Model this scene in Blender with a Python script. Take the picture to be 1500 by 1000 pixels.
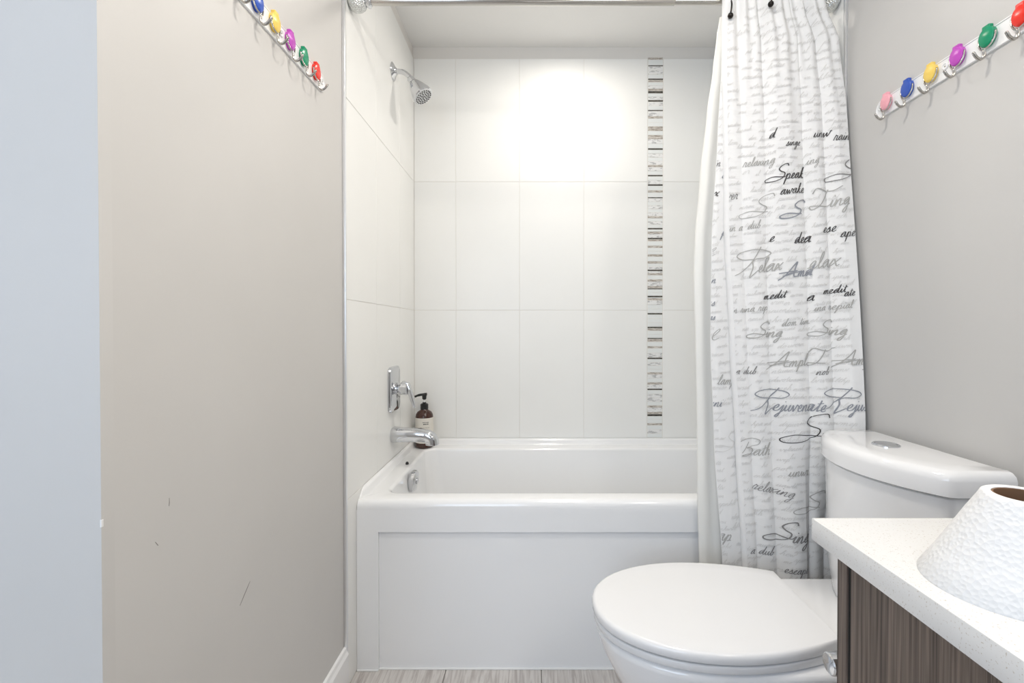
import bpy, bmesh, math, random
from mathutils import Vector, Matrix

for o in list(bpy.data.objects):
    bpy.data.objects.remove(o, do_unlink=True)
SC = bpy.context.scene
COL = SC.collection
PI = math.pi
random.seed(7)

# ------------------------------------------------------------------ camera
FPX = 684.5                     # focal length in pixels of the 1500x1000 frame
VX, VY = 780.0, 482.0           # where the straight-ahead direction lands in the frame
CAMZ = 1.11
PITCH = math.radians(0.55)      # the camera looks down by this much
cam_d = bpy.data.cameras.new('camera')
cam = bpy.data.objects.new('camera', cam_d)
COL.objects.link(cam)
cam.location = (0, 0, CAMZ)
cam.rotation_euler = (PI / 2 - PITCH, 0, 0)
cam_d.sensor_width = 36
cam_d.lens = FPX / 1500 * 36
cam_d.shift_x = -(VX - 750) / 1500
cam_d.shift_y = (VY - 500) / 1500 + math.tan(PITCH) * FPX / 1500
cam_d.clip_start = 0.02
SC.camera = cam

# ------------------------------------------------------------------ world, exposure
w = bpy.data.worlds.new('world')
SC.world = w
w.use_nodes = True
bg = w.node_tree.nodes['Background']
bg.inputs[0].default_value = (0.62, 0.78, 1.0, 1)
bg.inputs[1].default_value = 1.2
vs = SC.view_settings
vs.view_transform = 'Standard'
vs.look = 'None'
vs.gamma = 1
vs.use_curve_mapping = False
vs.exposure = 0.52

# light energies; the fixtures themselves are built further down
E_SHOWER, E_ROOM, E_VANITY_FILL, E_WINDOW = 3.3, 5.6, 6.6, 16.5
C_LAMP = (1.0, 0.94, 0.86)
C_DAY = (0.72, 0.84, 1.0)


def area(name, loc, rot, energy, color, shape, size, size_y=None, spread=PI):
    d = bpy.data.lights.new(name, 'AREA')
    d.energy = energy
    d.color = color
    d.shape = shape
    d.size = size
    if size_y:
        d.size_y = size_y
    d.spread = spread
    o = bpy.data.objects.new(name, d)
    COL.objects.link(o)
    o.location = loc
    o.rotation_euler = rot
    return o


CEIL = 2.47
LAMPS = [((0.16, 1.84), E_SHOWER, 0.14), ((0.15, 0.75), E_ROOM, 0.24)]
for (lx, ly), e, sz_ in LAMPS:
    area('downlight_beam', (lx, ly, CEIL - 0.012), (0, 0, 0), e, C_LAMP, 'DISK', sz_, spread=math.radians(168))
area('vanity_fill_glow', (0.86, 0.02, 2.05), (0, PI / 2, 0), E_VANITY_FILL, C_LAMP, 'RECTANGLE', 0.10, 0.60)  # added fill light from an unseen lamp, evens out the walls
area('window_daylight', (-0.95, -1.36, 1.45), (PI / 2, 0, 0), E_WINDOW, C_DAY, 'RECTANGLE', 1.5, 1.3)

# ------------------------------------------------------------------ materials
def mat(name, color, rough=0.5, metal=0.0, spec=0.5, coat=0.0, trans=0.0, emit=None, estr=0.0):
    m = bpy.data.materials.new(name)
    m.use_nodes = True
    b = m.node_tree.nodes['Principled BSDF']
    b.inputs['Base Color'].default_value = (*color, 1)
    b.inputs['Roughness'].default_value = rough
    b.inputs['Metallic'].default_value = metal
    b.inputs['Specular IOR Level'].default_value = spec
    b.inputs['Coat Weight'].default_value = coat
    b.inputs['Coat Roughness'].default_value = 0.08
    b.inputs['Transmission Weight'].default_value = trans
    if emit:
        b.inputs['Emission Color'].default_value = (*emit, 1)
        b.inputs['Emission Strength'].default_value = estr
    return m


def nodes(m):
    nt = m.node_tree
    return nt, nt.nodes['Principled BSDF']


def noise_color(m, c1, c2, scale, vec_scale=(1, 1, 1), detail=4, lo=0.35, hi=0.65, coord='Object', distortion=0.0):
    nt, b = nodes(m)
    tc = nt.nodes.new('ShaderNodeTexCoord')
    mp = nt.nodes.new('ShaderNodeMapping')
    mp.inputs['Scale'].default_value = vec_scale
    nz = nt.nodes.new('ShaderNodeTexNoise')
    nz.inputs['Scale'].default_value = scale
    nz.inputs['Detail'].default_value = detail
    nz.inputs['Distortion'].default_value = distortion
    cr = nt.nodes.new('ShaderNodeValToRGB')
    cr.color_ramp.elements[0].position = lo
    cr.color_ramp.elements[0].color = (*c1, 1)
    cr.color_ramp.elements[1].position = hi
    cr.color_ramp.elements[1].color = (*c2, 1)
    nt.links.new(tc.outputs[coord], mp.inputs[0])
    nt.links.new(mp.outputs[0], nz.inputs['Vector'])
    nt.links.new(nz.outputs['Fac'], cr.inputs[0])
    nt.links.new(cr.outputs[0], b.inputs['Base Color'])
    return nz, cr, mp


def noise_bump(m, scale, strength, dist=0.001, detail=3, tex='noise'):
    nt, b = nodes(m)
    tc = nt.nodes.new('ShaderNodeTexCoord')
    if tex == 'voronoi':
        nz = nt.nodes.new('ShaderNodeTexVoronoi')
        out = nz.outputs['Distance']
    else:
        nz = nt.nodes.new('ShaderNodeTexNoise')
        nz.inputs['Detail'].default_value = detail
        out = nz.outputs['Fac']
    nz.inputs['Scale'].default_value = scale
    bp = nt.nodes.new('ShaderNodeBump')
    bp.inputs['Strength'].default_value = strength
    bp.inputs['Distance'].default_value = dist
    nt.links.new(tc.outputs['Object'], nz.inputs['Vector'])
    nt.links.new(out, bp.inputs['Height'])
    nt.links.new(bp.outputs[0], b.inputs['Normal'])


M = {}
M['paint'] = mat('greige_wall_paint', (0.57, 0.56, 0.545), 0.55, spec=0.3)
noise_color(M['paint'], (0.585, 0.572, 0.555), (0.605, 0.592, 0.575), 2.2)
noise_bump(M['paint'], 160, 0.12, 0.0006)
M['paint_r'] = M['paint']
M['ceil'] = mat('ceiling_paint', (0.90, 0.89, 0.87), 0.7, spec=0.2)
noise_bump(M['ceil'], 120, 0.1, 0.0006)
M['tile'] = mat('white_satin_tile', (0.86, 0.86, 0.84), 0.34, spec=0.35)
noise_color(M['tile'], (0.85, 0.85, 0.83), (0.87, 0.87, 0.85), 3)
M['grout'] = mat('cream_grout', (0.78, 0.76, 0.72), 0.8)
M['chrome'] = mat('polished_chrome', (0.66, 0.67, 0.69), 0.07, 1.0)
M['nickel'] = mat('brushed_nickel', (0.56, 0.54, 0.51), 0.2, 1.0)
M['hammer'] = mat('hammered_silver', (0.74, 0.75, 0.74), 0.22, 1.0)
noise_bump(M['hammer'], 220, 0.9, 0.003, tex='voronoi')
M['steel'] = mat('wire_steel', (0.50, 0.48, 0.45), 0.2, 1.0)
M['trimmetal'] = mat('satin_aluminium_trim', (0.82, 0.83, 0.85), 0.3, 0.9)
M['acrylic'] = mat('white_tub_acrylic', (0.86, 0.865, 0.87), 0.14, coat=0.3)
M['porcelain'] = mat('white_porcelain', (0.88, 0.88, 0.885), 0.07, coat=0.4)
M['seat'] = mat('white_seat_plastic', (0.82, 0.82, 0.825), 0.16)
M['white_paint'] = mat('white_trim_paint', (0.84, 0.84, 0.84), 0.35)
M['white_plastic'] = mat('white_plastic', (0.87, 0.87, 0.87), 0.25)
M['black'] = mat('black_plastic', (0.012, 0.012, 0.012), 0.3)
M['blackm'] = mat('black_metal', (0.02, 0.016, 0.014), 0.25, 0.6)
M['rubber'] = mat('black_rubber', (0.02, 0.02, 0.02), 0.6)
M['amber'] = mat('amber_bottle', (0.045, 0.010, 0.004), 0.07, spec=0.6)
M['paper_label'] = mat('cream_paper_label', (0.72, 0.69, 0.63), 0.7)
M['ink'] = mat('label_ink', (0.06, 0.06, 0.06), 0.8)
M['quartz'] = mat('white_quartz', (0.84, 0.83, 0.81), 0.22)
_nz, _cr, _ = noise_color(M['quartz'], (0.58, 0.53, 0.47), (0.80, 0.795, 0.785), 480, detail=1, lo=0.24, hi=0.36)
M['wood'] = mat('dark_grey_brown_laminate', (0.12, 0.09, 0.075), 0.45)
noise_color(M['wood'], (0.045, 0.031, 0.024), (0.23, 0.175, 0.14), 16, vec_scale=(20, 20, 0.3), detail=8, lo=0.32, hi=0.7, distortion=0.3)
M['gap'] = mat('cabinet_gap_shade', (0.01, 0.01, 0.01), 0.8)  # black colour stands in for the shade inside the cabinet gaps
M['cardboard'] = mat('brown_cardboard', (0.22, 0.12, 0.065), 0.85)
M['tissue'] = mat('white_tissue', (0.80, 0.80, 0.80), 0.95, spec=0.1)
noise_bump(M['tissue'], 210, 0.6, 0.0016, tex='voronoi')
M['cloth'] = mat('white_curtain_cloth', (0.84, 0.835, 0.825), 0.85, spec=0.15)
noise_bump(M['cloth'], 700, 0.12, 0.0004)
M['liner'] = mat('cream_white_vinyl', (0.85, 0.84, 0.80), 0.5, spec=0.3)
M['ink_dark'] = mat('print_charcoal', (0.085, 0.08, 0.078), 0.9, spec=0.1)
M['ink_mid'] = mat('print_grey', (0.26, 0.25, 0.245), 0.9, spec=0.1)
M['ink_blue'] = mat('print_blue_grey', (0.30, 0.31, 0.34), 0.9, spec=0.1)
M['ink_light'] = mat('print_pale_grey', (0.45, 0.44, 0.42), 0.9, spec=0.1)
M['ink_faint'] = mat('print_faint_grey', (0.72, 0.71, 0.69), 0.9, spec=0.1)
M['floor'] = mat('grey_wood_look_tile', (0.5, 0.47, 0.45), 0.4)
noise_color(M['floor'], (0.42, 0.38, 0.36), (0.66, 0.63, 0.60), 9, vec_scale=(9, 0.7, 1), detail=5, lo=0.3, hi=0.6, distortion=1.2)
M['fgrout'] = mat('floor_grout', (0.32, 0.30, 0.28), 0.9)
M['caulk'] = mat('white_caulk', (0.82, 0.82, 0.82), 0.5)
M['lens'] = mat('lamp_lens', (0.9, 0.9, 0.9), 0.4, emit=C_LAMP, estr=6)
M['glass'] = mat('frosted_glass', (0.9, 0.95, 1.0), 0.3, trans=1.0)
for k, c in dict(pink=(0.90, 0.42, 0.48), blue=(0.028, 0.09, 0.46), yellow=(0.88, 0.62, 0.13), magenta=(0.52, 0.07, 0.50),
                 green=(0.0, 0.27, 0.13), red=(0.80, 0.025, 0.012)).items():
    M[k] = mat(k + '_plastic', c, 0.25)
M['mos_dark'] = mat('mosaic_dark_glass', (0.045, 0.042, 0.038), 0.15)
noise_color(M['mos_dark'], (0.03, 0.028, 0.025), (0.13, 0.12, 0.10), 60, vec_scale=(1, 1, 4), coord='Object')
M['mos_brown'] = mat('mosaic_brown_stone', (0.4, 0.34, 0.28), 0.4)
noise_color(M['mos_brown'], (0.27, 0.23, 0.19), (0.70, 0.66, 0.61), 70, vec_scale=(1, 1, 5), coord='Object')
M['mos_white'] = mat('mosaic_white_glass', (0.80, 0.82, 0.81), 0.12)
M['mos_marble'] = mat('mosaic_veined_marble', (0.75, 0.75, 0.74), 0.25)
noise_color(M['mos_marble'], (0.50, 0.50, 0.50), (0.82, 0.82, 0.81), 55, vec_scale=(1, 1, 2.5), coord='Object', lo=0.38, hi=0.5)
M['scuff'] = mat('scuff_mark', (0.16, 0.15, 0.14), 0.9)

# ------------------------------------------------------------------ mesh helpers
ORG = {}


def obj(name, verts, faces, m, parent=None, smooth=False, origin=None, angle=None):
    """links one mesh object; verts are world coordinates"""
    if parent is not None:
        o0 = ORG[parent.name]
    elif origin is not None:
        o0 = Vector(origin)
    else:
        xs = [v[0] for v in verts]; ys = [v[1] for v in verts]; zs = [v[2] for v in verts]
        o0 = Vector(((min(xs) + max(xs)) / 2, (min(ys) + max(ys)) / 2, min(zs)))
    me = bpy.data.meshes.new(name)
    me.from_pydata([tuple(Vector(v) - o0) for v in verts], [], faces)
    bm = bmesh.new(); bm.from_mesh(me)
    bmesh.ops.remove_doubles(bm, verts=bm.verts, dist=1e-6)
    bmesh.ops.recalc_face_normals(bm, faces=bm.faces)
    bm.to_mesh(me); bm.free()
    if smooth:
        for p in me.polygons:
            p.use_smooth = True
        if angle:
            me.set_sharp_from_angle(angle=math.radians(angle))
    me.materials.append(M[m] if isinstance(m, str) else m)
    o = bpy.data.objects.new(name, me)
    COL.objects.link(o)
    if parent is not None:
        o.parent = parent
    else:
        o.location = o0
    ORG[o.name] = o0.copy()
    return o


def thing(name, label, cat, loc, group=None):
    o = bpy.data.objects.new(name, None)
    o.empty_display_size = 0.05
    COL.objects.link(o)
    o.location = loc
    ORG[o.name] = Vector(loc)
    o['label'] = label
    o['category'] = cat
    if group:
        o['group'] = group
    return o


def tag(o, label, cat, group=None):
    o['label'] = label
    o['category'] = cat
    if group:
        o['group'] = group
    return o


def struct(o, label, cat):
    o['kind'] = 'structure'
    return tag(o, label, cat)


def G():
    return ([], [])


def add(g, vs_, fs_):
    n = len(g[0])
    g[0].extend([tuple(v) for v in vs_])
    g[1].extend([[i + n for i in f] for f in fs_])
    return g


def box(x0, x1, y0, y1, z0, z1, bev=0.0, seg=2):
    bm = bmesh.new()
    vv = [bm.verts.new(p) for p in ((x0, y0, z0), (x1, y0, z0), (x1, y1, z0), (x0, y1, z0),
                                    (x0, y0, z1), (x1, y0, z1), (x1, y1, z1), (x0, y1, z1))]
    for f in ((0, 3, 2, 1), (4, 5, 6, 7), (0, 1, 5, 4), (1, 2, 6, 5), (2, 3, 7, 6), (3, 0, 4, 7)):
        bm.faces.new([vv[i] for i in f])
    if bev > 0:
        bmesh.ops.bevel(bm, geom=bm.edges[:], offset=bev, segments=seg, affect='EDGES', profile=0.5)
    bm.verts.index_update()
    r = ([tuple(v.co) for v in bm.verts], [[v.index for v in f.verts] for f in bm.faces])
    bm.free()
    return r


def frame_of(d):
    d = Vector(d).normalized()
    a = Vector((0, 0, 1)) if abs(d.z) < 0.9 else Vector((1, 0, 0))
    u = d.cross(a).normalized()
    return u, d.cross(u).normalized(), d


def lathe(base, axis, prof, n=28, cap=True):
    """prof: list of (radius, distance along axis)"""
    u, v, d = frame_of(axis)
    b = Vector(base)
    vs_, fs_ = [], []
    for r, h in prof:
        for i in range(n):
            a = 2 * PI * i / n
            vs_.append(b + d * h + (u * math.cos(a) + v * math.sin(a)) * r)
    for k in range(len(prof) - 1):
        for i in range(n):
            j = (i + 1) % n
            fs_.append([k * n + i, k * n + j, (k + 1) * n + j, (k + 1) * n + i])
    if cap:
        fs_.append(list(range(n)))
        fs_.append([(len(prof) - 1) * n + i for i in range(n)])
    return [tuple(p) for p in vs_], fs_


def catmull(pts, sub=6):
    pts = [Vector(p) for p in pts]
    if len(pts) < 3:
        return [pts[0].lerp(pts[-1], i / sub) for i in range(sub + 1)]
    out = []
    for i in range(len(pts) - 1):
        p0 = pts[i - 1] if i else pts[0] * 2 - pts[1]
        p1, p2 = pts[i], pts[i + 1]
        p3 = pts[i + 2] if i + 2 < len(pts) else p2 * 2 - p1
        for s in range(sub):
            t = s / sub
            out.append(0.5 * ((2 * p1) + (p2 - p0) * t + (2 * p0 - 5 * p1 + 4 * p2 - p3) * t * t + (3 * p1 - p0 - 3 * p2 + p3) * t ** 3))
    out.append(pts[-1])
    return out


def tube(path, r, n=10):
    path = [Vector(p) for p in path]
    rs = r if isinstance(r, (list, tuple)) else [r] * len(path)
    vs_, fs_ = [], []
    u = None
    for i, p in enumerate(path):
        d = (path[min(i + 1, len(path) - 1)] - path[max(i - 1, 0)]).normalized()
        if u is None:
            u = frame_of(d)[0]
        u = (u - d * u.dot(d)).normalized()
        v = d.cross(u)
        for k in range(n):
            a = 2 * PI * k / n
            vs_.append(p + (u * math.cos(a) + v * math.sin(a)) * rs[i])
    for i in range(len(path) - 1):
        for k in range(n):
            j = (k + 1) % n
            fs_.append([i * n + k, i * n + j, (i + 1) * n + j, (i + 1) * n + k])
    fs_.append(list(range(n)))
    fs_.append([(len(path) - 1) * n + k for k in range(n)])
    return [tuple(p) for p in vs_], fs_


def sphere(c, r, n=16, m=10, sc=(1, 1, 1)):
    vs_, fs_ = [], []
    for i in range(m + 1):
        t = PI * i / m
        for k in range(n):
            a = 2 * PI * k / n
            vs_.append((c[0] + sc[0] * r * math.sin(t) * math.cos(a), c[1] + sc[1] * r * math.sin(t) * math.sin(a), c[2] + sc[2] * r * math.cos(t)))
    for i in range(m):
        for k in range(n):
            j = (k + 1) % n
            fs_.append([i * n + k, i * n + j, (i + 1) * n + j, (i + 1) * n + k])
    return vs_, fs_


def loft(rings, cap0=True, cap1=True):
    n = len(rings[0])
    vs_, fs_ = [], []
    for r in rings:
        vs_.extend([tuple(p) for p in r])
    for k in range(len(rings) - 1):
        for i in range(n):
            j = (i + 1) % n
            fs_.append([k * n + i, k * n + j, (k + 1) * n + j, (k + 1) * n + i])
    if cap0:
        fs_.append(list(range(n)))
    if cap1:
        fs_.append([(len(rings) - 1) * n + i for i in range(n)])
    return vs_, fs_


# ================================================================== THE SETTING
XL, XR, YB = -0.571, 0.950, 2.259     # tile faces of the alcove
PXL, PXR = -0.579, 0.957              # painted wall faces
TUBF = 1.509                          # front of the tub
YT = 1.432                            # where tile meets paint
YCOR = 0.625                          # corner of the left wall
XFAR, YREAR = -1.75, -1.40
TILETOP = 2.41

# floor: slab plus each tile
fl = obj('floor', *box(XFAR - 0.1, XR + 0.12, YREAR - 0.1, YB + 0.1, -0.08, -0.004), 'fgrout')
struct(fl, 'grey wood-look tiled bathroom floor in front of the tub', 'floor')
tx0 = (652 - 780) / 453.6 - 0.311 * 5
for i in range(10):
    a, b = tx0 + i * 0.311 + 0.0015, tx0 + (i + 1) * 0.311 - 0.0015
    for j in range(5):
        off = 0.305 if i % 2 else 0.0
        y1 = TUBF + 0.02 - j * 0.613 + off
        y0 = y1 - 0.610
        aa, bb = max(a, XFAR), min(b, PXR)
        yy0, yy1 = max(y0, YREAR), min(y1, TUBF + 0.02)
        if bb - aa < 0.01 or yy1 - yy0 < 0.02:
            continue
        if bb < PXL:
            yy1 = min(yy1, YCOR)
        if aa < PXL and yy1 > YCOR:
            if yy0 < YCOR:
                obj('floor_tile', *box(aa, bb, yy0, YCOR - 0.001, -0.006, 0.0, 0.001, 1), 'floor', fl)
                yy0 = YCOR
            aa = PXL
        if yy1 - yy0 < 0.02 or bb - aa < 0.004:
            continue
        obj('floor_tile', *box(aa, bb, yy0, yy1, -0.006, 0.0, 0.001, 1), 'floor', fl)

ce = obj('ceiling', *box(XFAR - 0.1, XR + 0.12, YREAR - 0.1, YB + 0.12, CEIL, CEIL + 0.1), 'ceil')
struct(ce, 'flat off-white painted ceiling above the tub alcove', 'ceiling')

# back wall
wb = obj('wall_back', *box(XL - 0.13, XR + 0.13, YB + 0.010, YB + 0.12, 0, CEIL), 'paint')
struct(wb, 'white tiled wall behind the tub with vertical mosaic strip', 'wall')
obj('grout_bed', *box(XL - 0.006, XR + 0.006, YB + 0.0015, YB + 0.0099, 0.5, TILETOP - 0.001), 'grout', wb)
zrows = [0.583, 1.2015, 1.820, TILETOP]
xcols = [XL, -0.3696, -0.0627, 0.2475, 0.5545]
J = 0.0009
for r in range(3):
    for c in range(4):
        obj('tile', *box(xcols[c] + J, xcols[c + 1] - J, YB, YB + 0.009, zrows[r] + J, zrows[r + 1] - J, 0.0008, 1), 'tile', wb)
    obj('tile', *box(0.630 + J, 0.937 - J, YB, YB + 0.009, zrows[r] + J, zrows[r + 1] - J, 0.0008, 1), 'tile', wb)
    obj('tile', *box(0.937 + J, XR, YB, YB + 0.009, zrows[r] + J, zrows[r + 1] - J, 0.0008, 1), 'tile', wb)
# the mosaic strip, piece by piece: pixel rows of the coloured pieces in the strip
def z_of(py):
    return CAMZ - (py - VY) * YB / FPX
dark = [98.2, 117.8, 137.1, 149.2, 163.2, 219.2, 257.8, 271.5, 290.0, 335.1, 349.6] + \
       [360 + v * 0.29 for v in (124, 217, 256, 343, 412, 467, 568, 725, 857)]
brown = [87.8, 120.6, 133.2, 173.2, 187.8, 191.2, 200.4, 203.2, 243.8, 280.8, 318.3, 341, 351.9] + \
        [360 + v * 0.29 for v in (5, 49, 84, 143, 175, 209, 270, 423, 479, 512, 644, 695, 812, 845, 902)]
marks = sorted([(p, 'mos_dark', 1.15 if i % 4 else 0.8) for i, p in enumerate(dark)] + [(p, 'mos_brown', 1.55) for p in brown])
pieces = []
cur = 86.0
rnd = random.Random(3)
for p, mt, hh in marks:
    a, b = p - hh, p + hh
    a = max(a, cur)
    gap_ = a - cur
    if gap_ > 1.2:
        n_ = max(1, round(gap_ / 5.5))
        for k in range(n_):
            pieces.append((cur + gap_ * k / n_, cur + gap_ * (k + 1) / n_, rnd.choice(['mos_white', 'mos_white', 'mos_marble'])))
    else:
        a = cur
    pieces.append((a, b, mt))
    cur = b
while cur < 640:
    pieces.append((cur, min(cur + 6, 641.3), rnd.choice(['mos_white', 'mos_marble'])))
    cur += 6
for a, b, mt in pieces:
    z1, z0 = z_of(a) - 0.0006, z_of(b) + 0.0006
    if z0 < 0.584: z0 = 0.584
    if z1 - z0 < 0.002: continue
    pr = rnd.uniform(0, 0.0012)
    obj('mosaic_piece', *box(0.5545 + 0.0022, 0.630 - 0.0022, YB + pr, YB + 0.009, z0, z1, 0.0004, 1), mt, wb)

# left wall (tile in the alcove, paint in front of it)
wl = obj('wall_left', *box(PXL - 0.12, PXL, YCOR + 0.02, YB + 0.0099, 0, CEIL), 'paint')
struct(wl, 'greige painted left wall running up to the white tiled alcove', 'wall')
obj('grout_bed', *box(PXL - 0.001, XL - 0.0015, YT + 0.004, YB + 0.0015, 0.002, TILETOP - 0.001), 'grout', wl)
yc = [YT + 0.004, 1.714, 2.015, YB - 0.0005]
for r in range(3):
    for c in range(3):
        obj('tile', *box(PXL, XL, yc[c] + J, yc[c + 1] - J, zrows[r] + J, zrows[r + 1] - J, 0.0008, 1), 'tile', wl)
obj('tile', *box(PXL, XL, yc[0] + J, yc[1] - J, 0.003, zrows[0] - J, 0.0008, 1), 'tile', wl)
M['band'] = mat('lightened_wall_paint', (0.76, 0.74, 0.71), 0.6, spec=0.25)  # wall paint above the tile, colour lightened to offset the dim grazing light
obj('lightened_band', *box(PXL - 0.001, PXL + 0.001, YT + 0.004, YB + 0.0085, TILETOP, CEIL), 'band', wl)
obj('lightened_band', *box(PXL, PXR, YB + 0.0085, YB + 0.0105, TILETOP, CEIL), 'band', wb)
# scratches on the paint of the left wall
def wall_pt(px, py, X):
    d = X * FPX / (px - VX)
    return d, CAMZ - (py - VY) * d / FPX
def scratch(pts, wd, m='scuff'):
    vs_, fs_ = [], []
    for i, (px, py) in enumerate(pts):
        d, z = wall_pt(px, py, PXL)
        wv = wd * math.sin(PI * (i + 0.3) / (len(pts) - 0.4))
        vs_ += [(PXL + 0.0004, d - wv, z + wv * 0.3), (PXL + 0.0004, d + wv, z - wv * 0.3), (PXL - 0.0005, d, z)]
    for i in range(len(pts) - 1):
        k = i * 3
        fs_ += [[k, k + 3, k + 4, k + 1], [k, k + 2, k + 5, k + 3], [k + 1, k + 4, k + 5, k + 2]]
    return obj('scuff_mark', vs_, fs_, m, wl)
scratch([(364, 853), (361, 860), (358, 867), (353, 879), (349, 889)], 0.0009)
scratch([(246, 730), (246, 737), (245.5, 742)], 0.0005)
scratch([(225, 795), (229, 800)], 0.0008)

# right wall
wr = obj('wall_right', *box(PXR, PXR + 0.12, YREAR - 0.1, YB + 0.0099, 0, CEIL), 'paint_r')
struct(wr, 'greige painted right wall behind the toilet', 'wall')
obj('grout_bed', *box(XR + 0.0015, PXR + 0.001, YT + 0.004, YB + 0.0015, 0.002, TILETOP - 0.001), 'grout', wr)
for r in range(3):
    for c in range(3):
        obj('tile', *box(XR, PXR, yc[c] + J, yc[c + 1] - J, zrows[r] + J, zrows[r + 1] - J, 0.0008, 1), 'tile', wr)
obj('tile', *box(XR, PXR, yc[0] + J, yc[1] - J, 0.003, zrows[0] - J, 0.0008, 1), 'tile', wr)

# wall turning the corner towards the left, facing the camera
wh = obj('wall_front', *box(XFAR, PXL, YCOR, YCOR + 0.02, 0, CEIL, 0.0), 'paint')
struct(wh, 'blue-grey looking wall at the left edge, turning the outside corner', 'wall')
obj('chipped_corner', *box(PXL - 0.0015, PXL + 0.0006, YCOR - 0.0006, YCOR + 0.003, CAMZ - 0.266, CAMZ - 0.256, 0.0004, 1), 'white_paint', wh)
wf = obj('wall_side', *box(XFAR - 0.1, XFAR, YREAR - 0.1, YCOR + 0.02, 0, CEIL), 'paint')
struct(wf, 'plain painted wall at the far left side, out of the frame', 'wall')
# rear wall with a window opening behind the camera
g = G()
wx0, wx1, wz0, wz1 = -1.70, -0.20, 0.8, 2.1
add(g, *box(XFAR, wx0, YREAR - 0.1, YREAR, 0, CEIL))
add(g, *box(wx1, PXR, YREAR - 0.1, YREAR, 0, CEIL))
add(g, *box(wx0, wx1, YREAR - 0.1, YREAR, 0, wz0))
add(g, *box(wx0, wx1, YREAR - 0.1, YREAR, wz1, CEIL))
wre = obj('wall_rear', *g, 'paint')
struct(wre, 'painted wall with a window behind the camera', 'wall')
win = obj('window_1', *[(lambda q: q)(x) for x in box(wx0 + 0.03, wx1 - 0.03, YREAR - 0.07, YREAR - 0.064, wz0 + 0.03, wz1 - 0.03)], 'glass')
struct(win, 'window behind the camera letting in daylight', 'window')
for bb in ((wx0, wx1, wz0, wz0 + 0.04), (wx0, wx1, wz1 - 0.04, wz1), (wx0, wx0 + 0.04, wz0 + 0.04, wz1 - 0.04), (wx1 - 0.04, wx1, wz0 + 0.04, wz1 - 0.04)):
    obj('window_frame', *box(bb[0], bb[1], YREAR - 0.09, YREAR - 0.04, bb[2], bb[3], 0.003, 1), 'white_paint', win)

# baseboard along the left wall
pr = [(0, 0), (0.014, 0), (0.014, 0.112), (0.009, 0.122), (0.007, 0.132), (0.0, 0.134)]
def baseboard(name, pts0, pts1, nx, ny):
    vs_ = []
    for (x, y) in (pts0, pts1):
        for a, z in pr:
            vs_.append((x + nx * a, y + ny * a, z))
    n = len(pr)
    fs_ = [[i, (i + 1) % n, n + (i + 1) % n, n + i] for i in range(n)] + [list(range(n)), [n + i for i in range(n)]]
    return obj(name, vs_, fs_, 'white_paint')
struct(baseboard('baseboard_left', (PXL, YCOR - 0.014), (PXL, YT - 0.005), 1, 0), 'white baseboard along the left wall ending at the tile', 'baseboard')
struct(baseboard('baseboard_front', (XFAR, YCOR), (PXL, YCOR), 0, -1), 'white baseboard under the wall that turns the left corner', 'baseboard')
struct(baseboard('baseboard_right', (PXR, 0.66), (PXR, YT - 0.005), -1, 0), 'white baseboard behind the toilet on the right wall', 'baseboard')

# metal edge trims where the tile ends
def edge_trim(name, xa, xb, label):
    o = obj(name, *box(min(xa, xb), max(xa, xb), YT - 0.006, YT + 0.0035, 0.0 if xa < 0 else 0.0, CEIL, 0.0015, 2), 'trimmetal', smooth=True, angle=40)
    struct(o, label, 'edge trim')
edge_trim('trim_1', PXL + 0.0001, XL + 0.0015, 'slim satin metal edge trim between left painted wall and tile')
edge_trim('trim_2', XR - 0.0015, PXR - 0.0001, 'slim satin metal edge trim beside the shower curtain')
# recessed ceiling lamps
for i, ((lx, ly), e, sz_) in enumerate(LAMPS):
    lab = ['recessed ceiling lamp above the tub', 'recessed ceiling lamp above the toilet', 'recessed ceiling lamp near the window'][i]
    t = thing('recessed_lamp', lab, 'lamp', (lx, ly, CEIL), 'recessed ceiling lamps')
    q = sz_ / 2
    obj('trim_ring', *lathe((lx, ly, CEIL), (0, 0, -1), [(q + 0.004, -0.0), (q + 0.025, 0.0), (q + 0.025, 0.004), (q + 0.008, 0.008), (q + 0.004, 0.002)], 32, cap=False), 'white_paint', t, True)
    obj('lens', *lathe((lx, ly, CEIL), (0, 0, -1), [(q + 0.003, 0.0), (q + 0.003, 0.003)], 32), 'lens', t)

vlamp = thing('vanity_fill_lamp', 'added fill lamp with a frosted bar above the vanity, out of the frame', 'lamp', (PXR, 0.02, 2.0))  # unseen fixture, added to carry the fill light
obj('wall_plate', *box(0.925, PXR - 0.0005, -0.12, 0.16, 2.0, 2.1, 0.004), 'nickel', vlamp)
obj('diffuser', *box(0.868, 0.924, -0.30, 0.34, 1.995, 2.105, 0.01, 3), 'lens', vlamp, True, angle=40)

# ================================================================== BATHTUB
DECK = 0.555
tub = thing('bathtub', 'white alcove bathtub with recessed panel apron', 'bathtub', ((XL + XR) / 2, (TUBF + YB) / 2, 0))
x0, x1 = XL + 0.0006, XR - 0.0006
y0, y1 = TUBF, YB - 0.0006


def rrect(xa, xb, ya, yb, z, r, n=6):
    pts = []
    for cx, cy, a0 in ((xb - r, yb - r, 0), (xa + r, yb - r, 90), (xa + r, ya + r, 180), (xb - r, ya + r, 270)):
        for k in range(n + 1):
            a = math.radians(a0 + 90 * k / n)
            pts.append((cx + r * math.cos(a), cy + r * math.sin(a), z))
    return pts


rings = []
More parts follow.
